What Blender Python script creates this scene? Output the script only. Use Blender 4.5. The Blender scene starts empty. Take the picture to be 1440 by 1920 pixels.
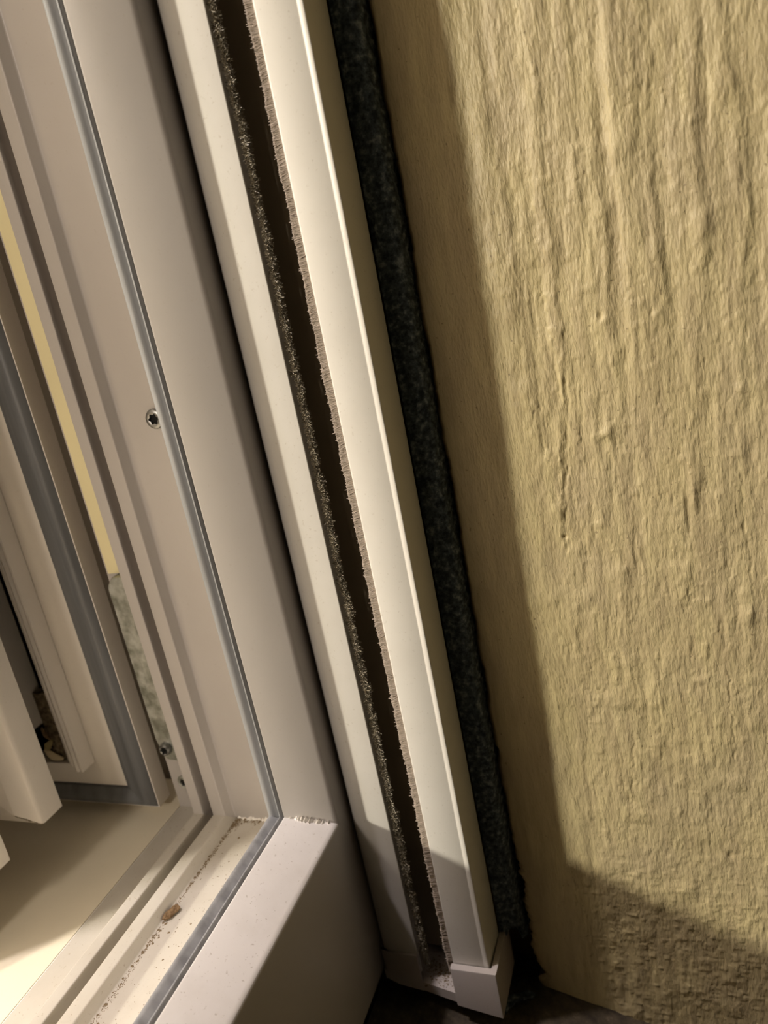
import bpy, bmesh, math, random
import numpy as np
from mathutils import Matrix, Vector

# ------------------------------------------------------------------ camera
# lengths below are given in units of 0.22 m measured from the lens; X runs along the
# window towards its right jamb, Y runs into the room, Z is up
U = 0.22
ORG = np.array([0.0, 0.0, 0.35])
def W(p): return np.asarray(p, float) * U + ORG

FPX, CX, CY = 1430.0, 720.0, 960.0
vd = np.array([949, 4767, FPX]); vh = np.array([505, -529.0, FPX])
ed = vd / np.linalg.norm(vd)
ex = vh - ed * (vh @ ed); ex /= np.linalg.norm(ex)
ey = -np.cross(ed, ex)
if ey[0] > 0: ey = -ey
M = np.array([ex, ey, -ed])
def ratio(u, v):
    d = M @ np.array([u - CX, v - CY, FPX]); return d
def onX(u, v, x):
    d = ratio(u, v); return d / d[0] * x
def onZ(u, v, z):
    d = ratio(u, v); return d / d[2] * z

scene = bpy.context.scene
col = scene.collection
cd = bpy.data.cameras.new('camera')
cam = bpy.data.objects.new('camera', cd); col.objects.link(cam)
cd.sensor_fit = 'VERTICAL'; cd.sensor_height = 24.0; cd.sensor_width = 18.0
cd.lens = FPX / 1920 * 24.0
cd.clip_start = 0.01; cd.clip_end = 50
r, d, f = M[:, 0], M[:, 1], M[:, 2]
mw = Matrix(((r[0], -d[0], -f[0], ORG[0]), (r[1], -d[1], -f[1], ORG[1]), (r[2], -d[2], -f[2], ORG[2]), (0, 0, 0, 1)))
cam.matrix_world = mw
cd.dof.use_dof = True
cd.dof.focus_distance = 0.262
cd.dof.aperture_fstop = 8.0
scene.camera = cam

# ------------------------------------------------------------------ light
world = bpy.data.worlds.new('night'); scene.world = world
world.use_nodes = True
bg = world.node_tree.nodes['Background']
bg.inputs[0].default_value = (1.0, 0.82, 0.50, 1); bg.inputs[1].default_value = 0.008

def lamp(name, direction, dist, power, color, radius):
    L = bpy.data.lights.new(name, 'POINT')
    L.energy = power; L.color = color; L.shadow_soft_size = radius
    o = bpy.data.objects.new(name, L); col.objects.link(o)
    v = np.array(direction, float); v /= np.linalg.norm(v)
    o.location = W((1.1, 0.35, -0.7)) + v * dist
    return o
lamp('room_lamp_warm', (-0.80, 1.0, 0.45), 2.2, 146, (1.0, 0.93, 0.77), 0.07)
lamp('ceiling_lamp', (-0.63, 1.0, 3.2), 1.75, 60, (1.0, 0.90, 0.90), 0.04)
side = lamp('added_fill_lamp', (-1, 0, 0), 1.0, 8.6, (1.0, 0.88, 0.77), 0.055)
side.location = W((-3.0, 1.6, 1.0))  # unseen lamp, added to brighten the inner frame and sash faces

vs = scene.view_settings
vs.view_transform = 'Standard'; vs.look = 'None'; vs.gamma = 1.0; vs.exposure = 0.16
vs.use_curve_mapping = False

# ------------------------------------------------------------------ noise helpers
def hash2(ix, iy, seed):
    n = (ix.astype(np.int64) * 374761393 + iy.astype(np.int64) * 668265263 + seed * 1442695041) & 0xFFFFFFFF
    n = ((n ^ (n >> 13)) * 1274126177) & 0xFFFFFFFF
    n = n ^ (n >> 16)
    return (n & 0xFFFFFF) / float(0xFFFFFF) * 2 - 1
def vn(x, y, seed=0):
    x = np.asarray(x, float); y = np.asarray(y, float)
    ix = np.floor(x); iy = np.floor(y); fx = x - ix; fy = y - iy
    fx = fx * fx * fx * (fx * (fx * 6 - 15) + 10); fy = fy * fy * fy * (fy * (fy * 6 - 15) + 10)
    a = hash2(ix, iy, seed); b = hash2(ix + 1, iy, seed); c = hash2(ix, iy + 1, seed); e = hash2(ix + 1, iy + 1, seed)
    return (a * (1 - fx) + b * fx) * (1 - fy) + (c * (1 - fx) + e * fx) * fy
def fbm(x, y, seed, n=3):
    s = 0; a = 1.0
    for i in range(n):
        s = s + a * vn(x * 2 ** i + 17.3 * i, y * 2 ** i - 9.1 * i, seed + i); a *= 0.5
    return s
def sstep(a, b, x):
    t = np.clip((x - a) / (b - a), 0, 1); return t * t * (3 - 2 * t)

# ------------------------------------------------------------------ materials
def mat(name, color, rough=0.5, spec=0.5, metal=0.0):
    m = bpy.data.materials.new(name); m.use_nodes = True
    b = m.node_tree.nodes['Principled BSDF']
    b.inputs['Base Color'].default_value = (*color, 1)
    b.inputs['Roughness'].default_value = rough
    b.inputs['Specular IOR Level'].default_value = spec
    b.inputs['Metallic'].default_value = metal
    return m
def N(m, t, **kw):
    n = m.node_tree.nodes.new(t)
    for k, v in kw.items(): setattr(n, k, v)
    return n
def LK(m, a, b): m.node_tree.links.new(a, b)
def coords(m, scale=(1, 1, 1)):
    tc = N(m, 'ShaderNodeTexCoord'); mp = N(m, 'ShaderNodeMapping'); mp.inputs['Scale'].default_value = scale
    LK(m, tc.outputs['Object'], mp.inputs[0]); return mp.outputs[0]
def noise(m, vec, scale, detail=3, rough=0.5):
    n = N(m, 'ShaderNodeTexNoise'); n.inputs['Scale'].default_value = scale; n.inputs['Detail'].default_value = detail
    n.inputs['Roughness'].default_value = rough
    LK(m, vec, n.inputs['Vector']); return n.outputs['Fac']
def ramp(m, fac, stops):
    rp = N(m, 'ShaderNodeValToRGB'); els = rp.color_ramp.elements
    while len(els) < len(stops): els.new(0.5)
    for e, (p, c) in zip(els, stops):
        e.position = p; e.color = (*c, 1) if len(c) == 3 else c
    LK(m, fac, rp.inputs[0]); return rp.outputs[0]
def mix(m, fac, a, b, mode='MIX'):
    n = N(m, 'ShaderNodeMix', data_type='RGBA', blend_type=mode)
    if isinstance(fac, float): n.inputs[0].default_value = fac
    else: LK(m, fac, n.inputs[0])
    for i, s in ((6, a), (7, b)):
        if isinstance(s, tuple): n.inputs[i].default_value = (*s, 1)
        else: LK(m, s, n.inputs[i])
    return n.outputs[2]
def bump(m, h, strength, dist):
    b = N(m, 'ShaderNodeBump'); b.inputs['Strength'].default_value = strength; b.inputs['Distance'].default_value = dist
    LK(m, h, b.inputs['Height']); LK(m, b.outputs[0], m.node_tree.nodes['Principled BSDF'].inputs['Normal'])

def plastic(name, color, rough=0.38, dust=0.0, dustc=(0.30, 0.24, 0.16)):
    m = mat(name, color, rough, 0.45)
    p = m.node_tree.nodes['Principled BSDF']
    v = coords(m)
    big = noise(m, v, 14, 3)
    c = ramp(m, big, [(0.3, tuple(x * 0.95 for x in color)), (0.7, tuple(min(1, x * 1.03) for x in color))])
    if dust > 0:
        sp = noise(m, v, 900, 2)
        f1 = ramp(m, sp, [(0.66, (0, 0, 0)), (0.74, (dust, dust, dust))])
        c = mix(m, f1, c, dustc)
        sm = noise(m, v, 60, 4, 0.6)
        f2 = ramp(m, sm, [(0.45, (0, 0, 0)), (0.8, (dust * 0.35,) * 3)])
        c = mix(m, f2, c, dustc)
    LK(m, c, p.inputs['Base Color'])
    bump(m, noise(m, v, 220, 2), 0.06, 0.0004)
    return m
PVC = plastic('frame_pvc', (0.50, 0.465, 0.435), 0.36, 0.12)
PVCB = plastic('frame_pvc_lit_dusty', (0.87, 0.835, 0.81), 0.36, 0.4)  # lighter copy of the frame plastic for the lit top face, plus dust
GRIMEDIM = plastic('frame_pvc_grimy_dim', (0.60, 0.56, 0.49), 0.5, 0.6, (0.34, 0.27, 0.18))  # floor colour lowered to dim the lamp light on it, plus grime
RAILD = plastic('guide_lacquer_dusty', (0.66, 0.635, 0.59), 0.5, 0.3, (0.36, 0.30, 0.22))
SASH = plastic('sash_pvc', (0.90, 0.84, 0.76), 0.42, 0.1)
CREAM = plastic('cream_paint', (0.90, 0.82, 0.65), 0.42, 0.05)
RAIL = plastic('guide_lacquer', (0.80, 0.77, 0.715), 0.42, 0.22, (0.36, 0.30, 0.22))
CAP = plastic('cap_plastic', (0.50, 0.455, 0.425), 0.5, 0.3)
def gasket_mat(name, c):
    m = mat(name, c, 0.42, 0.6); v = coords(m, (60, 60, 3))
    p = m.node_tree.nodes['Principled BSDF']
    LK(m, ramp(m, noise(m, v, 4, 4), [(0.3, tuple(x * 0.75 for x in c)), (0.75, tuple(x * 1.3 for x in c))]), p.inputs['Base Color'])
    return m
GASK = gasket_mat('grey_rubber', (0.33, 0.335, 0.345))
GASKD = gasket_mat('slate_rubber', (0.125, 0.128, 0.13))
YELLOW = plastic('yellow_strip', (0.88, 0.78, 0.46), 0.45, 0.05)
STEEL = mat('galvanised_steel', (0.55, 0.56, 0.52), 0.42, 0.5, 0.85)
v = coords(STEEL); bump(STEEL, noise(STEEL, v, 260, 3), 0.35, 0.0005)
LK(STEEL, ramp(STEEL, noise(STEEL, v, 180, 4), [(0.35, (0.30, 0.31, 0.26)), (0.65, (0.66, 0.68, 0.64))]), STEEL.node_tree.nodes['Principled BSDF'].inputs['Base Color'])
SCREW = mat('screw_steel', (0.30, 0.30, 0.29), 0.35, 0.5, 0.9)
BLACK = mat('dark_recess', (0.012, 0.011, 0.010), 0.8, 0.2)
BROWN = mat('dull_brown', (0.30, 0.25, 0.18), 0.7, 0.2)
WELD = mat('rough_weld', (0.90, 0.86, 0.80), 0.5, 0.5)
DIRT = mat('brown_dirt', (0.24, 0.18, 0.11), 0.9, 0.1)
BARK = mat('bark', (0.22, 0.14, 0.075), 0.85, 0.15)
v = coords(BARK); LK(BARK, ramp(BARK, noise(BARK, v, 700, 4), [(0.3, (0.10, 0.06, 0.03)), (0.7, (0.30, 0.20, 0.11))]), BARK.node_tree.nodes['Principled BSDF'].inputs['Base Color'])
LEAF = mat('dry_leaf', (0.60, 0.50, 0.32), 0.8, 0.2)
LEAF2 = mat('dry_leaf_olive', (0.36, 0.30, 0.15), 0.8, 0.2)
LEAFMULCH = mat('leaf_mulch', (0.20, 0.15, 0.09), 0.9, 0.1)
v = coords(LEAFMULCH); LK(LEAFMULCH, ramp(LEAFMULCH, noise(LEAFMULCH, v, 300, 5, 0.7), [(0.35, (0.07, 0.05, 0.03)), (0.55, (0.24, 0.19, 0.12)), (0.7, (0.50, 0.42, 0.28))]), LEAFMULCH.node_tree.nodes['Principled BSDF'].inputs['Base Color'])
bump(LEAFMULCH, noise(LEAFMULCH, v, 260, 4), 1.0, 0.002)
PILEB = mat('black_pile', (0.30, 0.26, 0.19), 0.45, 0.6)
PILEG = mat('grey_pile', (0.42, 0.35, 0.29), 0.8, 0.2)
FOAM = mat('foam_tape', (0.016, 0.020, 0.026), 0.75, 0.35)
v = coords(FOAM)
LK(FOAM, ramp(FOAM, noise(FOAM, v, 420, 4, 0.65), [(0.38, (0.03, 0.04, 0.055)), (0.54, (0.12, 0.155, 0.19)), (0.70, (0.40, 0.45, 0.48))]), FOAM.node_tree.nodes['Principled BSDF'].inputs['Base Color'])
bump(FOAM, noise(FOAM, v, 620, 3), 0.7, 0.0006)
SILL = mat('sill_stone', (0.055, 0.042, 0.026), 0.75, 0.3)
v = coords(SILL)
LK(SILL, ramp(SILL, noise(SILL, v, 160, 5, 0.7), [(0.35, (0.03, 0.023, 0.015)), (0.6, (0.075, 0.058, 0.036)), (0.75, (0.16, 0.13, 0.09))]), SILL.node_tree.nodes['Principled BSDF'].inputs['Base Color'])
bump(SILL, noise(SILL, v, 420, 4), 0.5, 0.0008)
ROOM = mat('room_paint', (0.46, 0.42, 0.36), 0.8, 0.2)
FLOORM = mat('room_floor', (0.50, 0.40, 0.30), 0.6, 0.3)

PLASTER = mat('wall_paint', (0.55, 0.45, 0.24), 0.42, 0.4)
def plaster():
    m = PLASTER; p = m.node_tree.nodes['Principled BSDF']
    vs_ = coords(m, (1, 1, 0.16)); v = coords(m)
    a = noise(m, vs_, 230, 4, 0.6)
    c = ramp(m, a, [(0.30, (0.44, 0.355, 0.20)), (0.52, (0.55, 0.455, 0.25)), (0.72, (0.62, 0.52, 0.28))])
    b = noise(m, v, 38, 3)
    c = mix(m, ramp(m, b, [(0.4, (0, 0, 0)), (0.7, (0.35, 0.35, 0.35))]), c, (0.50, 0.41, 0.27))
    s = noise(m, v, 700, 1)
    c = mix(m, ramp(m, s, [(0.74, (0, 0, 0)), (0.78, (0.6, 0.6, 0.6))]), c, (0.16, 0.11, 0.06))
    LK(m, c, p.inputs['Base Color'])
    h1 = noise(m, coords(m, (1, 1, 0.25)), 1500, 3, 0.6)
    bump(m, h1, 0.8, 0.0004)
plaster()
EDGE = mat('broken_render', (0.13, 0.085, 0.04), 0.9, 0.1)

GLASS = bpy.data.materials.new('clear_glass'); GLASS.use_nodes = True
nt = GLASS.node_tree; nt.nodes.clear()
o_ = nt.nodes.new('ShaderNodeOutputMaterial'); mx = nt.nodes.new('ShaderNodeMixShader'); tr = nt.nodes.new('ShaderNodeBsdfTransparent'); gl = nt.nodes.new('ShaderNodeBsdfGlossy')
gl.inputs['Roughness'].default_value = 0.02; mx.inputs[0].default_value = 0.08
nt.links.new(tr.outputs[0], mx.inputs[1]); nt.links.new(gl.outputs[0], mx.inputs[2]); nt.links.new(mx.outputs[0], o_.inputs[0])

# ------------------------------------------------------------------ object helpers
def obj(name, verts, faces, m, parent=None, smooth=35, scaled=True):
    me = bpy.data.meshes.new(name)
    vv = np.asarray(verts, float)
    if scaled: vv = vv * U + ORG
    me.from_pydata([tuple(q) for q in vv], [], faces)
    me.validate()
    bm = bmesh.new(); bm.from_mesh(me); bmesh.ops.recalc_face_normals(bm, faces=bm.faces); bm.to_mesh(me); bm.free()
    if smooth:
        me.polygons.foreach_set('use_smooth', [True] * len(me.polygons)); me.set_sharp_from_angle(angle=math.radians(smooth))
    me.materials.append(m)
    o = bpy.data.objects.new(name, me); col.objects.link(o)
    if parent: o.parent = parent
    return o
def tag(o, label, cat=None, kind=None, group=None):
    o['label'] = label
    if cat: o['category'] = cat
    if kind: o['kind'] = kind
    if group: o['group'] = group
    return o
def empty(name, loc):
    # parts keep world coordinates: the parent stays at the origin of the set-out
    o = bpy.data.objects.new(name, None); col.objects.link(o); o.empty_display_size = 0.02
    return o
def fillet(pts, rad, n=4):
    """round the corners of a closed polyline of points (any dimension)"""
    pts = [np.asarray(p, float) for p in pts]; out = []
    for i, p in enumerate(pts):
        r_ = rad[i] if isinstance(rad, (list, tuple)) else rad
        if r_ <= 0: out.append(p); continue
        a = pts[i - 1]; b = pts[(i + 1) % len(pts)]
        la = np.linalg.norm(a - p); lb = np.linalg.norm(b - p)
        t = min(r_, la * 0.45, lb * 0.45)
        p0 = p + (a - p) / la * t; p1 = p + (b - p) / lb * t
        for k in range(n + 1):
            s = k / n; out.append(p0 * (1 - s) ** 2 + 2 * p * s * (1 - s) + p1 * s * s)
    return out
def loft(name, rings, m, parent=None, caps=True, smooth=35):
    n = len(rings[0]); V = [q for r_ in rings for q in r_]; F = []
    for k in range(len(rings) - 1):
        for i in range(n):
            j = (i + 1) % n
            F.append((k * n + i, k * n + j, (k + 1) * n + j, (k + 1) * n + i))
    if caps: F += [tuple(range(n)), tuple(range((len(rings) - 1) * n, len(rings) * n))]
    return obj(name, V, F, m, parent, smooth)
def box(name, lo, hi, m, parent=None, bev=0.0):
    x0, y0, z0 = lo; x1, y1, z1 = hi
    ring = [(x0, y0), (x1, y0), (x1, y1), (x0, y1)]
    if bev: ring = fillet(ring, bev, 3)
    return loft(name, [[(a, b, z0) for a, b in ring], [(a, b, z1) for a, b in ring]], m, parent)
def disc_screw(name, c, rad, h, sock, m, parent, star=6):
    """screw head on a surface that faces -X: domed rim and a sunken star socket"""
    c = np.asarray(c, float); n = 36; rings = []
    def ring(rf, dx, lobes=0.0):
        return [(c[0] + dx, c[1] + rf * rad * (1 + lobes * math.cos(star * t)) * math.cos(t), c[2] + rf * rad * (1 + lobes * math.cos(star * t)) * math.sin(t)) for t in [2 * math.pi * k / n for k in range(n)]]
    rings = [ring(1, 0.004), ring(1, -h * 0.35), ring(0.93, -h * 0.75), ring(0.75, -h), ring(sock * 1.15, -h), ring(sock, -h * 0.9, 0.13), ring(sock * 0.95, h * 0.5, 0.13)]
    o = loft(name, rings, m, parent, True, 30)
    hole = [ring(sock * 0.98, -h * 0.1, 0.13), ring(sock * 0.9, h * 0.2, 0.1)]
    loft('socket', hole, BLACK, o)
    return o

# ------------------------------------------------------------------ setting: plaster reveal
ZT = 3.0   # how far the profiles run up (top of the built stretch)
def build_wall():
    ys = np.concatenate([np.linspace(0, 0.03, 14), np.linspace(0.0315, 0.56, 360), np.linspace(0.562, 1.1, 240), np.linspace(1.11, 2.6, 40)])   # distance out from the plaster edge
    zs = np.concatenate([np.linspace(-1.75, -1.46, 30), np.linspace(-1.457, 0.42, 1050), np.linspace(0.43, 3.0, 90)])
    Yd, Zg = np.meshgrid(ys, zs)
    zmm = Zg * U * 1000
    edge = 0.3445 + 0.0035 * vn(zmm / 14, zmm * 0, 3) + 0.002 * vn(zmm / 3.1, zmm * 0, 4) + 0.0011 * vn(zmm / 1.1, zmm * 0, 5)
    low = sstep(-1.02, -1.12, Zg)
    edge = edge - low * (0.006 + 0.008 * np.abs(vn(zmm / 6.0, zmm * 0, 8)) + 0.004 * vn(zmm / 1.7, zmm * 0, 9))
    n1 = onX(938, 1412, 1.16)[2]; edge = edge - 0.007 * np.exp(-((Zg - n1) / 0.012) ** 2)
    n2 = onX(1015, 1828, 1.16)[2]; edge = edge - 0.016 * np.exp(-((Zg - n2) / 0.012) ** 2)
    Yg = edge - Yd
    ymm = Yg * U * 1000
    # trowelled and brushed relief, in mm
    wy = ymm + 0.9 * vn(ymm / 16, zmm / 22, 11) + 0.35 * vn(ymm / 3.5, zmm / 4.5, 12)
    wz = zmm + 3.0 * vn(ymm / 3.2, zmm / 12, 13)
    up = sstep(-0.55, 0.2, Zg)
    amp = 0.55 + 0.45 * vn(ymm / 13, zmm / 20, 14)
    h = 0.45 * up * vn(wy / 3.9, wz / 90, 36) + 0.26 * (0.5 + 0.8 * up) * vn(wy / 4.2, wz / 42, 21)
    h += 0.20 * amp * vn(wy / 2.1, wz / 15, 22)
    h += 0.11 * amp * vn(wy / 1.15, wz / 6.5, 23)
    h += 0.07 * vn(wy / 0.6, wz / 3.2, 24)
    h += 0.036 * vn(ymm / 0.34, zmm / 1.0, 31)
    h += 0.34 * np.maximum(0, vn(ymm / 6.5, zmm / 8.5, 25)) ** 2 * 1.6
    h += 0.24 * np.maximum(0, vn(ymm / 2.6, zmm / 3.4, 26)) ** 2
    h += 0.10 * vn(ymm / 1.7, zmm / 2.4, 32) * np.maximum(0, vn(ymm / 11, zmm / 14, 33) + 0.25)
    h -= 0.20 * np.maximum(0, vn(wy / 2.4, wz / 7, 27) - 0.25)
    h += 0.07 * vn(ymm / 0.8, zmm / 0.95, 28) * (0.35 + 0.65 * np.maximum(0, vn(ymm / 9, zmm / 9, 29)))
    lo2 = sstep(-1.0, -1.12, Zg)
    h += lo2 * 0.24 * np.maximum(0, vn(ymm / 2.6, zmm / 1.9, 30)) ** 1.5
    # dents, pits and cracks
    def gauss(u, v, ry, rz, a):
        nonlocal h
        p = onX(u, v, 1.16) * U * 1000
        h = h + a * np.exp(-((ymm - p[1]) / ry) ** 2 - ((zmm - p[2]) / rz) ** 2)
    gauss(1128, 600, 2.0, 2.6, 0.55); gauss(1126, 592, 0.9, 1.6, -0.9); gauss(1232, 588, 1.5, 2.2, 0.45); gauss(1222, 585, 0.6, 1.2, -0.5)
    gauss(1136, 812, 2.2, 1.8, 0.55); gauss(1135, 822, 0.7, 0.6, -0.5)
    gauss(1060, 1006, 0.7, 0.6, -0.9); gauss(1272, 300, 2.6, 2.2, 0.5); gauss(1252, 335, 0.9, 2.6, -0.5)
    gauss(1370, 1605, 1.0, 1.6, -0.9); gauss(1355, 1612, 1.6, 2.4, 0.5); gauss(1300, 930, 1.2, 5.5, 0.6); gauss(1290, 960, 0.7, 6, -0.55)
    gauss(1410, 800, 2.4, 4.0, 0.5); gauss(1275, 1520, 1.0, 2.6, 0.45); gauss(1186, 1490, 0.9, 2.0, 0.5); gauss(1180, 1495, 0.5, 2.2, -0.5)
    def crack(p0, p1, wmm, a, seed):
        nonlocal h
        A = onX(*p0, 1.16) * U * 1000; B = onX(*p1, 1.16) * U * 1000
        t = (zmm - A[2]) / (B[2] - A[2])
        yc = A[1] + (B[1] - A[1]) * t + 0.7 * vn(zmm / 4, zmm * 0, seed) + 0.25 * vn(zmm / 1.1, zmm * 0, seed + 1)
        msk = sstep(-0.03, 0.06, t) * sstep(1.03, 0.92, t)
        h = h + a * msk * np.exp(-((ymm - yc) / wmm) ** 2) * (0.7 + 0.4 * vn(zmm / 3, zmm * 0, seed + 2))
    crack((1062, 690), (1062, 1000), 0.7, -0.35, 41); crack((1056, 600), (1048, 1000), 0.9, 0.40, 44)
    crack((1362, 1240), (1382, 1440), 0.4, -0.3, 47); crack((1385, 870), (1415, 1120), 0.6, -0.3, 50)
    crack((1240, 1400), (1300, 1460), 0.25, -0.2, 53); crack((1010, 520), (1052, 730), 0.6, -0.3, 56); crack((1190, 1370), (1180, 1580), 0.6, -0.3, 59)
    rng = np.random.default_rng(5)
    for k in range(260):
        u = rng.uniform(900, 1440); v_ = rng.uniform(0, 1900); p = onX(u, v_, 1.16) * U * 1000
        s = rng.uniform(0.22, 0.5); a = rng.uniform(0.10, 0.28) * (-1 if k % 3 else 0.9)
        j = np.where(np.abs(ymm[0] - p[1]) < 4)[0]; i = np.where(np.abs(zs * U * 1000 - p[2]) < 4)[0]
        if len(i) and len(j):
            sl = np.ix_(i, j)
            h[sl] += a * np.exp(-((ymm[sl] - p[1]) / s) ** 2 - ((zmm[sl] - p[2]) / s) ** 2)
    calm = 0.18 + 0.82 * sstep(0.03, 0.16, Yd)
    h = h * calm + 0.35 * fbm(ymm / 30, zmm / 55, 61, 2)
    Xg = 1.16 - h / 1000 / U
    lip = np.clip(1 - Yd / 0.012, 0, 1)
    Xg = Xg + 0.010 * lip ** 2
    nz, ny = Xg.shape
    V = np.stack([Xg, Yg, Zg], -1).reshape(-1, 3)
    # ragged return of the plaster edge
    back = []
    for k in range(1, 4):
        e = edge[:, 0] + (0.004 if k == 3 else 0) + 0.0022 * vn(zs * U * 1000 / 1.3, zs * 0 + k * 3.3, 70 + k) - 0.0015 * k
        back.append(np.stack([1.170 + 0.014 * k + 0 * zs, e, zs], -1))
    allV = np.concatenate([V] + back)
    idx = np.arange(nz * ny).reshape(nz, ny)
    q = np.stack([idx[:-1, :-1], idx[1:, :-1], idx[1:, 1:], idx[:-1, 1:]], -1).reshape(-1, 4)
    cols = [idx[:, 0]] + [nz * ny + k * nz + np.arange(nz) for k in range(3)]
    qs = [q]
    for a, b in zip(cols[:-1], cols[1:]):
        qs.append(np.stack([b[:-1], b[1:], a[1:], a[:-1]], -1))
    Q = np.concatenate(qs)
    me = bpy.data.meshes.new('wall_right')
    me.vertices.add(len(allV)); me.vertices.foreach_set('co', (allV * U + ORG).ravel())
    me.loops.add(Q.size); me.loops.foreach_set('vertex_index', Q.ravel().astype(np.int32))
    me.polygons.add(len(Q)); me.polygons.foreach_set('loop_start', np.arange(0, Q.size, 4, dtype=np.int32))
    mi = np.zeros(len(Q), np.int32); mi[len(q):] = 1
    me.materials.append(PLASTER); me.materials.append(EDGE)
    me.polygons.foreach_set('material_index', mi)
    me.polygons.foreach_set('use_smooth', np.ones(len(Q), bool))
    me.update(); me.validate()
    o = bpy.data.objects.new('wall_right', me); col.objects.link(o)
    tag(o, 'yellow painted plaster reveal wall with brushed vertical relief', kind='structure')
    box('masonry', (1.215, -2.25, -1.75), (2.6, 1.05, 3.0), EDGE, o)
    return o
wall = build_wall()

# outer sill, sloping outwards
def sill_z(y): return -1.36 + 0.30 * (y - 0.45) if y > -0.1 else -1.525 + 0.1 * (y + 0.1)
sy = [0.62, 0.5, 0.3, 0.1, -0.1, -0.6, -1.6]
ring = [(y, sill_z(y)) for y in sy] + [(-1.6, -1.75), (0.62, -1.75)]
sill = loft('trim_1', [[(-6.0, a, b) for a, b in ring], [(1.215, a, b) for a, b in ring]], SILL)
tag(sill, 'dark brown rough outer window sill below the frame', kind='structure')

# room behind the window
def room():
    x0, x1, y0, y1, z0, z1 = -16.0, 6.0, 1.9, 19.0, -5.2, 7.6
    t = 0.4
    parts = [('wall_back', (x0, y1, z0), (x1, y1 + t, z1), ROOM, 'cream wall of the room opposite the window'),
             ('wall_left', (x0 - t, y0, z0), (x0, y1, z1), ROOM, 'cream side wall of the room'),
             ('wall_far', (x1, y0, z0), (x1 + t, y1, z1), ROOM, 'cream side wall of the room behind the open sash'),
             ('ceiling', (x0, y0, z1), (x1, y1, z1 + t), ROOM, 'cream ceiling of the room'),
             ('floor', (x0, y0, z0 - t), (x1, y1, z0), FLOORM, 'brown floor of the room')]
    for n, a, b, m, l in parts: tag(box(n, a, b, m), l, kind='structure')
    # the window wall with its opening, one piece
    bm = [((x0, 0.58, z0), (-0.5, 0.96, z1)), ((1.24, 1.06, z0), (x1, 1.9, z1)), ((-0.5, 0.62, 5.0), (1.24, 1.9, z1)), ((-0.5, 0.7, z0), (1.24, 1.9, -1.30)), ((x0, 0.96, z0), (-0.5, 1.9, -1.30))]  # first block: unseen, shaped to keep the fill lamp off the outer wall
    V = []; F = []
    for lo, hi in bm:
        k = len(V)
        for x in (lo[0], hi[0]):
            for y in (lo[1], hi[1]):
                for z in (lo[2], hi[2]): V.append((x, y, z))
        F += [tuple(k + i for i in q) for q in ((0, 1, 3, 2), (4, 6, 7, 5), (0, 4, 5, 1), (2, 3, 7, 6), (0, 2, 6, 4), (1, 5, 7, 3))]
    tag(obj('wall_front', V, F, ROOM, None, 0), 'cream inner reveal of the wall that holds the window', kind='structure')
room()

# ------------------------------------------------------------------ window frame (fixed)
win = empty('window_1', W((1.0, 0.7, -1.0))); tag(win, 'white plastic window frame corner with grey gasket and welded mitre', kind='structure')
XL = -0.5
FP = [((1.215, 0.6065, -1.266), 0), ((1.004, 0.6065, -0.893), 0.010), ((0.967, 0.6895, -0.8556), 0.003), ((0.977, 0.691, -0.8656), 0), ((0.977, 0.719, -0.8656), 0), ((1.062, 0.7225, -0.949), 0.003),
      ((1.062, 0.868, -0.949), 0.004), ((1.04, 0.874, -0.927), 0.003), ((1.04, 0.902, -0.927), 0.003), ((1.08, 0.902, -0.967), 0.002), ((1.08, 0.924, -0.967), 0.002),
      ((1.04, 0.924, -0.927), 0.003), ((1.04, 0.948, -0.927), 0.004), ((1.115, 0.952, -0.976), 0.003), ((1.115, 1.045, -0.976), 0.003), ((1.215, 1.045, -1.266), 0)]
prof = fillet([p for p, _ in FP], [q for _, q in FP], 4)
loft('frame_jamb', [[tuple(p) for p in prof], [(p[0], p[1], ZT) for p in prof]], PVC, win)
def second_material(o, m, test):
    o.data.materials.append(m); slot = len(o.data.materials) - 1
    for pl in o.data.polygons:
        c = (np.array(pl.center) - ORG) / U
        if test(c): pl.material_index = slot
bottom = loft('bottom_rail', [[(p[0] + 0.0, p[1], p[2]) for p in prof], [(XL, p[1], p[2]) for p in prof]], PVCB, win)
second_material(bottom, GRIMEDIM, lambda c: 0.725 < c[1] < 1.04 and c[2] > -1.1)
second_material(bottom, PVC, lambda c: c[1] < 0.6095)  # outward face gets the darker copy, its shade put into the colour
# rubber gasket along both members
GP0 = [(1.011, 0.7125, -0.898), (1.001, 0.7135, -0.888), (0.9985, 0.7165, -0.8855), (1.000, 0.7205, -0.887), (1.0055, 0.7235, -0.8925), (1.007, 0.7255, -0.894), (1.0045, 0.7285, -0.8915), (0.999, 0.734, -0.886), (0.9975, 0.740, -0.8845), (0.999, 0.7445, -0.886), (1.003, 0.7465, -0.890), (1.011, 0.7465, -0.898)]
GP = [(a - 0.033, 0.6922 + (b - 0.7125) * 0.83, c + 0.0315) for a, b, c in GP0]
loft('rubber_gasket', [GP, [(p[0], p[1], ZT) for p in GP]], GASK, win, True, 60)
loft('rubber_gasket', [[(p[0] + 0.0, p[1], p[2]) for p in GP], [(XL, p[1], p[2]) for p in GP]], GASK, win, True, 60)
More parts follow.
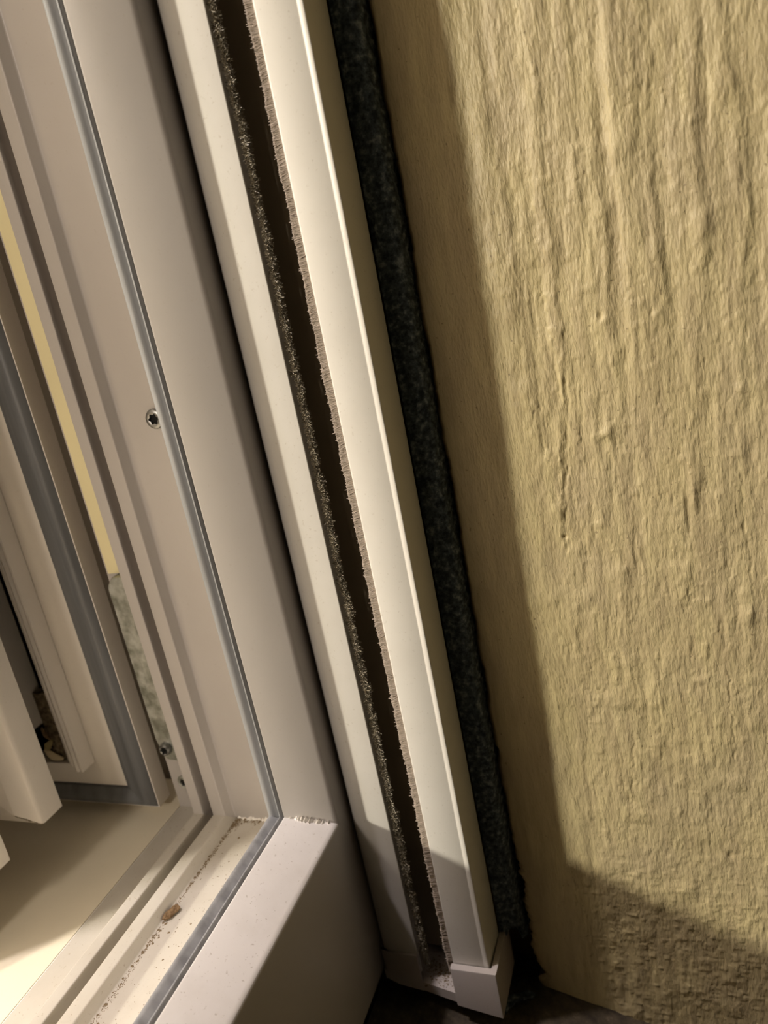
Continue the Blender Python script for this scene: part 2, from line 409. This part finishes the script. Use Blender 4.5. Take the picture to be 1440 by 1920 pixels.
# weld bead across the mitre
random.seed(3)
def bead(name, path, rad, m, parent, seed, n=60):
    rng = random.Random(seed); rings = []
    path = [np.asarray(p, float) for p in path]
    for k in range(n):
        s = k / (n - 1) * (len(path) - 1); i = min(int(s), len(path) - 2); t = s - i
        c = path[i] * (1 - t) + path[i + 1] * t
        rr = rad * (0.4 + 0.9 * rng.random()) * (0.35 + 0.65 * math.sin(math.pi * min(1, max(0, k / (n - 1) * 0.9 + 0.08))))
        off = np.array([rng.uniform(-1, 1), 0, rng.uniform(-1, 1)]) * rad * 0.35
        rings.append([tuple(c + off + rr * np.array([math.cos(a) * 1.0, 0.15 * math.sin(3 * a), math.sin(a)])) for a in [2 * math.pi * j / 7 for j in range(7)]])
    return loft(name, rings, m, parent, True, 80)
bead('weld_bead', [(0.972, 0.681, -0.861), (0.986, 0.648, -0.876), (1.0015, 0.612, -0.892)], 0.0070, WELD, win, 2, 70)
bead('weld_bead', [(1.062, 0.862, -0.949), (1.062, 0.80, -0.949), (1.062, 0.735, -0.949)], 0.0055, WELD, win, 5, 46)
# screw half behind the gasket, hinge plate with its screw, second screw below
disc_screw('screw', onX(291, 785, 1.061), 0.0170, 0.006, 0.50, SCREW, win)
plate = empty('hinge_plate', (0, 0, 0)); plate.parent = win
pts = [(0.958, -0.435), (1.018, -0.432), (1.036, -0.452), (1.036, -0.80), (1.024, -0.842), (0.958, -0.848)]
pr = fillet(pts, 0.006, 3)
pl = loft('plate_body', [[(1.114, a, b) for a, b in pr], [(1.098, a, b) for a, b in pr], [(1.094, 0.99 + (a - 0.99) * 0.93, b * 0.995 - 0.003) for a, b in pr]], STEEL, plate)
disc_screw('screw', onX(312, 1403, 1.092), 0.0135, 0.010, 0.55, SCREW, plate)
disc_screw('screw', onX(346, 1466, 1.1145), 0.0165, 0.004, 0.55, STEEL, win)

box('jamb_strip', (1.109, 1.008, -0.43), (1.1145, 1.036, ZT), YELLOW, win)  # thin pale yellow strip laid on the jamb floor by the hinge gap
# inner board continuing the frame into the room
tag(box('trim_2', (-3.0, 1.046, -1.05), (1.20, 1.9, -0.9765), CREAM), 'cream painted inner window board under the open sash', kind='structure')

# ------------------------------------------------------------------ opened sash
sash = empty('window_sash', W((1.0, 1.2, -0.9)))
tag(sash, 'white plastic casement sash standing open into the room, with slate gasket', 'window sash')
YF = 3.6
SP = [((1.135, 1.078, -0.964), 0.004), ((1.092, 1.078, -0.964), 0.003), ((1.100, 1.090, -0.955), 0), ((1.104, 1.146, -0.922), 0), ((1.098, 1.150, -0.918), 0.002), ((1.098, 1.250, -0.868), 0.003),
      ((1.135, 1.252, -0.867), 0), ((1.135, 1.345, -0.775), 0), ((0.97, 1.345, -0.775), 0), ((0.966, 1.194, -0.866), 0.002), ((0.912, 1.194, -0.866), 0.008), ((0.890, 1.232, -0.831), 0.002),
      ((0.885, 1.26, -0.80), 0), ((0.83, 1.262, -0.80), 0), ((0.825, 1.194, -0.871), 0.003), ((0.672, 1.194, -0.871), 0.008), ((0.667, 1.45, -0.62), 0.004), ((0.80, 1.47, -0.60), 0), ((0.95, 1.47, -0.60), 0), ((1.135, 1.45, -0.60), 0)]
sp = fillet([p for p, _ in SP], [q for _, q in SP], 4)
loft('sash_stile', [[tuple(p) for p in sp], [(p[0], p[1], ZT + 0.2) for p in sp]], SASH, sash)
loft('sash_bottom_rail', [[(p[0], p[1], p[2]) for p in sp], [(p[0], YF, p[2]) for p in sp]], SASH, sash)
# gasket on the flange: two facets, mitred at the corner
SG = [(1.106, 1.146, -0.9215), (1.094, 1.1475, -0.9205), (1.081, 1.105, -0.946), (1.083, 1.092, -0.954), (1.094, 1.080, -0.963), (1.106, 1.082, -0.962)]
sg = fillet(SG, [0, 0.002, 0.006, 0.006, 0.003, 0], 3)
loft('rubber_gasket', [[tuple(p) for p in sg], [(p[0], p[1], ZT + 0.2) for p in sg]], GASKD, sash, True, 40)
loft('rubber_gasket', [[tuple(p) for p in sg], [(p[0], YF, p[2]) for p in sg]], GASKD, sash, True, 40)
# ribbed lip in front of the hardware groove
rb = [(1.097, 1.217), (1.060, 1.217), (1.0585, 1.2205), (1.060, 1.224), (1.0625, 1.2265), (1.060, 1.229), (1.0585, 1.233), (1.0605, 1.238), (1.0635, 1.240), (1.061, 1.243), (1.062, 1.249), (1.097, 1.2495)]
loft('groove_lip', [[(a, b, -0.858 + (0.012 if b > 1.235 else 0)) for a, b in rb], [(a, b, ZT + 0.2) for a, b in rb]], SASH, sash, True, 40)
box('groove_filling', (1.112, 1.254, -0.866), (1.1345, 1.343, -0.70), LEAFMULCH, sash)
bead('mitre_seam', [(0.9105, 1.196, -0.866), (0.900, 1.214, -0.848), (0.889, 1.232, -0.831)], 0.0016, BROWN, sash, 12, 30)
loft('sash_light_block', [[(a, y_, b) for a, b in ((0.60, -0.955), (0.672, -0.965), (0.690, -0.965), (0.690, -0.872), (0.672, -0.86))] for y_ in (1.215, YF - 0.1)], SASH, sash)  # unseen bar added under the sash to stop lamp light passing below
box('glass_pane', (0.90, 1.47, -0.60), (0.906, YF, ZT + 0.2), GLASS, sash)

# ------------------------------------------------------------------ roller shutter guide
rail = empty('shutter_guide_rail', W((1.07, 0.5, -1.3)))
tag(rail, 'white roller shutter guide channel with brush seals fixed against the window frame', 'guide rail')
XR = 1.039
cs = [((1.12, 0.603), 0.003), ((XR + 0.004, 0.603), 0.016), ((XR - 0.0015, 0.566), 0.02), ((XR + 0.001, 0.5265), 0.004), ((1.0445, 0.5265), 0.001), ((1.0445, 0.547), 0), ((1.105, 0.547), 0), ((1.105, 0.405), 0), ((1.047, 0.405), 0),
      ((1.047, 0.459), 0.001), ((XR, 0.459), 0.0045), ((XR, 0.4005), 0), ((XR + 0.0006, 0.3995), 0), ((XR + 0.0006, 0.3975), 0), ((XR - 0.0004, 0.396), 0), ((XR - 0.0004, 0.389), 0.0025), ((1.12, 0.386), 0.003)]
cs = [((a, b), q) for (a, b), q in cs]
cr = fillet([p for p, _ in cs], [q for _, q in cs], 5)
guide = loft('guide_channel', [[(a, b, -1.262) for a, b in cr], [(a, b, ZT) for a, b in cr]], RAIL, rail, True, 40)
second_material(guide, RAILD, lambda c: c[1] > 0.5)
box('channel_back_shade', (1.1035, 0.41, -1.262), (1.1049, 0.545, ZT), BROWN, rail)  # brown sheet over the channel back; its colour stands in for shade

def pile(name, n, m, seed, tangled):
    """fringe of short fibres along the slot"""
    rng = np.random.default_rng(seed)
    z = rng.uniform(-1.25, 0.9, n)
    if tangled:
        wob = 0.0022 * vn(z * 70, z * 0, seed) + 0.0012 * vn(z * 260, z * 0, seed + 1)
        ang = rng.uniform(0, 2 * math.pi, n); rad = 0.0052 * np.sqrt(rng.uniform(0, 1, n)) * (0.75 + 0.35 * vn(z * 120, z * 0, seed + 2))
        b = np.stack([1.0505 + rad * np.sin(ang), 0.5180 + wob + rad * np.cos(ang), z], -1)
        dr = rng.normal(0, 1, (n, 3)) * np.array([1, 1, 0.8]); dr /= np.linalg.norm(dr, axis=1)[:, None]
        t = b + dr * rng.uniform(0.003, 0.007, n)[:, None]
        w = 0.0007
    else:
        b = np.stack([1.0445 + rng.uniform(-1, 1, n) * 0.0035, np.full(n, 0.456), z], -1)
        L = 0.0145 + 0.0012 * vn(z * 60, z * 0, seed) + 0.0012 * vn(z * 240, z * 0, seed + 1) + rng.uniform(-0.0016, 0.0006, n)
        L = np.where(rng.uniform(0, 1, n) < 0.004, L + 0.004, L)
        t = np.stack([b[:, 0] + rng.normal(0, 0.0012, n), b[:, 1] + L, z + rng.normal(0, 0.003, n)], -1)
        w = 0.0006
    V = np.stack([b + [0, 0, w], b - [0, 0, w], t + [w * 0.5, 0, w * 0.6], t - [w * 0.5, 0, w * 0.6]], 1).reshape(-1, 3)
    k = np.arange(n)[:, None] * 4
    F = (k + np.array([[0, 1, 3, 2]])).tolist()
    me = bpy.data.meshes.new(name); me.from_pydata([tuple(q) for q in V * U + ORG], [], F); me.materials.append(m)
    o = bpy.data.objects.new(name, me); col.objects.link(o); o.parent = rail
    return o
tag(pile('brush_seal', 36000, PILEB, 101, True), 'black fuzzy brush pile', kind='stuff')
tag(pile('brush_seal', 68000, PILEG, 202, False), 'grey beige brush pile', kind='stuff')

# end cap: sloping foot, a wall round the outer flange and a wall round the inner profile
cap = empty('end_cap', (0, 0, 0)); cap.parent = rail
def foot(y): return -1.331 + 0.185 * (y - 0.376)
def skew(name, ring, ztop, m, bev=0.003):
    rr = fillet(ring, bev, 3)
    zt = ztop if callable(ztop) else (lambda a, b: ztop)
    return loft(name, [[(a, b, foot(b)) for a, b in rr], [(a + 0, b, zt(a, b) - 0.003) for a, b in rr], [(a + (0.001 if a < 1.03 else 0), b, zt(a, b)) for a, b in rr]], m, cap, True, 30)
skew('outer_cap_wall', [(1.024, 0.461), (1.024, 0.374), (1.150, 0.374), (1.150, 0.3845), (1.0375, 0.3845), (1.0375, 0.461)], -1.2275, CAP, 0.0025)
skew('inner_cap_wall', [(1.0375, 0.527), (1.033, 0.527), (1.032, 0.575), (1.036, 0.597), (1.046, 0.6065), (1.06, 0.6065), (1.06, 0.604), (1.0375, 0.601)], -1.217, CAP, 0.002)
skew('cap_floor', [(1.037, 0.605), (1.034, 0.527), (1.030, 0.462), (1.037, 0.386), (1.15, 0.386), (1.15, 0.605)], lambda a, b: foot(b) + 0.022, CAP, 0.002)

# ------------------------------------------------------------------ foam tape between guide and plaster
def foam():
    zs = np.concatenate([np.linspace(-1.262, 0.5, 880), np.linspace(0.51, ZT, 160)])
    sec = np.array([(1.17, 0.384), (1.1205, 0.384), (1.122, 0.3795), (1.1225, 0.374), (1.1235, 0.3685), (1.1245, 0.363), (1.1255, 0.3575), (1.1275, 0.352), (1.132, 0.3475), (1.139, 0.3445), (1.148, 0.3435), (1.160, 0.3435), (1.20, 0.3435), (1.20, 0.384)])
    n = len(sec); V = []
    for k, z in enumerate(zs):
        zm = z * U * 1000
        j = np.arange(n)
        act = ((j >= 2) & (j <= 11)).astype(float)
        d = act * (0.0035 * vn(j * 0.9 + 0 * zm, np.full(n, zm / 2.2), 301) + 0.0022 * vn(j * 1.7, np.full(n, zm / 0.9), 302) + 0.002 * vn(j * 0.1, np.full(n, zm / 18), 303))
        x = sec[:, 0] + d * 0.9; y = sec[:, 1] - d * 0.5
        V += [(x[i], y[i], z) for i in range(n)]
    # torn foot: the tape thins out and peels away from the wall
    V = np.array(V).reshape(len(zs), n, 3)
    zend = -1.185
    tear = -1.262 + 0.012 * vn(np.arange(n) * 1.3, np.zeros(n), 310)
    low = V[..., 2] < zend
    for k in range(len(zs)):
        t = sstep(zend, -1.262, zs[k])
        V[k, :, 1] += t * 0.010 * (V[k, :, 1] < 0.36) * vn(np.arange(n) * 0.8, np.full(n, k * 0.2), 311)
        V[k, :, 0] += t * 0.012 * (V[k, :, 1] < 0.37)
    for i in range(n):
        V[:, i, 2] = np.maximum(V[:, i, 2], -1.235 - 0.03 * (vn(np.array([i * 0.9]), np.array([0.0]), 312)[0]) - 0.02 * (i > 7))
    rings = [[tuple(p) for p in V[k]] for k in range(len(zs))]
    return loft('sealing_tape', rings, FOAM, None, True, 70)
tape = foam()
tag(tape, 'dark blue grey foam sealing tape squeezed between guide rail and plaster', 'sealing tape')

# ------------------------------------------------------------------ loose bits
def crumb(name, c, size, axis, m, seed, nz=14, na=12):
    """rough elongated flake lying on a surface"""
    rng = random.Random(seed); a = np.asarray(axis, float); a /= np.linalg.norm(a)
    up = np.array([0, 0, 1.0]); b = np.cross(up, a); b /= np.linalg.norm(b); up = np.cross(a, b)
    rings = []
    for k in range(nz):
        s = k / (nz - 1)
        rr = (0.55 + 0.45 * min(1, s * 3)) if s < 0.85 else 0.9
        if k == 0: rr = 0.25
        rings.append([tuple(np.asarray(c) + a * size[0] * (s - 0.5 + rng.uniform(-.05, .05)) + b * size[1] * rr * math.cos(t) * rng.uniform(0.82, 1.12) + up * (size[2] * (1 + rr * math.sin(t) * rng.uniform(0.85, 1.1)))) for t in [2 * math.pi * j / na for j in range(na)]])
    return loft(name, rings, m, None, True, 25)
p = onZ(321, 1716, -0.9485)
q0 = onZ(308, 1729, -0.9485); q1 = onZ(337, 1704, -0.9485)
tag(crumb('bark_crumb', p, (0.98 * np.linalg.norm(q1 - q0), 0.0085, 0.0045), q1 - q0, BARK, 4), 'small brown bark crumb lying on the bottom frame rail', 'crumb')

def leafbit(name, c, L, wd, ang, tilt, m, seed, label):
    rng = random.Random(seed); V = []; F = []; n = 7
    ca, sa = math.cos(ang), math.sin(ang)
    for side in (0, 1):
        for k in range(n):
            s = k / (n - 1); w_ = wd * math.sin(math.pi * (0.1 + 0.8 * s)) * rng.uniform(0.7, 1.1)
            for e in (-1, 0, 1):
                a = (s - 0.5) * L; b = e * w_; hgt = 0.25 * wd * abs(e) + 0.2 * L * math.sin(s * 3) * tilt
                V.append((c[0] - hgt - side * 0.0015, c[1] + ca * a - sa * b, c[2] + sa * a + ca * b))
    st = 3 * n
    for side in (0, 1):
        for k in range(n - 1):
            for e in (0, 1):
                i = side * st + k * 3 + e; F.append((i, i + 1, i + 4, i + 3))
    for k in range(n - 1):
        for e in (0, 2):
            i = k * 3 + e; F.append((i, i + 3, i + 3 + st, i + st))
    for i in (0, 1): F.append((i, i + 1, i + 1 + st, i + st)); 
    for i in ((n - 1) * 3, (n - 1) * 3 + 1): F.append((i, i + 1, i + 1 + st, i + st))
    o = obj(name, V, F, m, None, 50)
    return tag(o, label, 'leaf scrap', group='leaf scraps in the sash groove')
for k, (u_, v_, L, wd, ang, m_, lab) in enumerate(((103, 1412, 0.050, 0.012, 0.5, LEAF, 'pale tan curled leaf scrap caught lowest in the groove of the open sash'),
        (94, 1396, 0.040, 0.009, 2.4, LEAF2, 'olive brown leaf scrap lying across the groove of the open sash'), (88, 1374, 0.034, 0.007, 1.2, BARK, 'dark brown twig-like leaf scrap standing up in the groove of the open sash'))):
    leafbit('dried_leaf_scrap', onX(u_, v_, 1.108 - 0.004 * k), L, wd, ang, 0.5, m_, k, lab)

# gritty dirt along grooves, corners and in the foot of the guide: uncountable grains
def grains():
    rng = np.random.default_rng(9); P = []
    def line(a, b, n, sp, zj=0.0):
        t = rng.uniform(0, 1, n) ** 1.3
        a = np.asarray(a); b = np.asarray(b)
        P.append((a + (b - a) * t[:, None]) + rng.normal(0, 1, (n, 3)) * np.array(sp))
    line((1.05, 0.8625, -0.949), (0.3, 0.8625, -0.949), 1500, (0.004, 0.0026, 0.0))
    line((1.057, 0.85, -0.949), (1.057, 0.73, -0.949), 300, (0.005, 0.006, 0.0))
    line((1.058, 0.862, -0.949), (1.035, 0.855, -0.949), 260, (0.005, 0.005, 0.0))
    line((1.0, 0.80, -0.949), (0.5, 0.80, -0.949), 160, (0.04, 0.03, 0.0))
    line((1.07, 0.52, 0), (1.06, 0.47, 0), 500, (0.015, 0.01, 0.0))
    Q = P[-1]; Q[:, 2] = foot(Q[:, 1]) + 0.0225
    G = np.concatenate(P); V = []; F = []
    # keep grains on the sloping face they lie on
    for g in G:
        s = rng.uniform(0.0005, 0.0013) if rng.random() < 0.93 else rng.uniform(0.0018, 0.003)
        k = len(V)
        for dx, dy, dz in ((1, 0, 0), (-1, .2, 0), (0, 1, 0), (.1, -1, 0), (0, 0, .8)):
            V.append(g + np.array([dx, dy, dz]) * s * rng.uniform(0.7, 1.2))
        F += [(k, k + 2, k + 4), (k + 2, k + 1, k + 4), (k + 1, k + 3, k + 4), (k + 3, k, k + 4)]
    o = obj('dirt_grains', V, F, DIRT, None, 0)
    tag(o, 'brown gritty dirt lying along the bottom frame grooves', 'dirt', kind='stuff')
grains()

# torn scraps of tape on the sill under the guide
for k, (u_, v_, s) in enumerate(((945, 1908, 0.03),)):
    y0 = 0.36; c = np.array([1.10, 0.375, sill_z(0.375) + 0.004])
    rng = random.Random(7); rings = []
    for i in range(9):
        t = i / 8
        base = c + np.array([0.06 * (t - 0.5), -0.05 * t + 0.02, 0.010 * math.sin(t * 5) + 0.004])
        w_ = 0.014 * (0.6 + 0.5 * rng.random())
        rings.append([tuple(base + np.array([0.3 * w_ * x, w_ * y, 0.0022 * z])) for x, y, z in ((-1, -1, -1), (1, 1, -1), (1, 1, 1), (-1, -1, 1))])
    o = loft('tape_scrap', rings, FOAM, None, True, 60)
    tag(o, 'torn dark tape scrap lying on the sill beneath the guide rail foot', 'tape scrap')
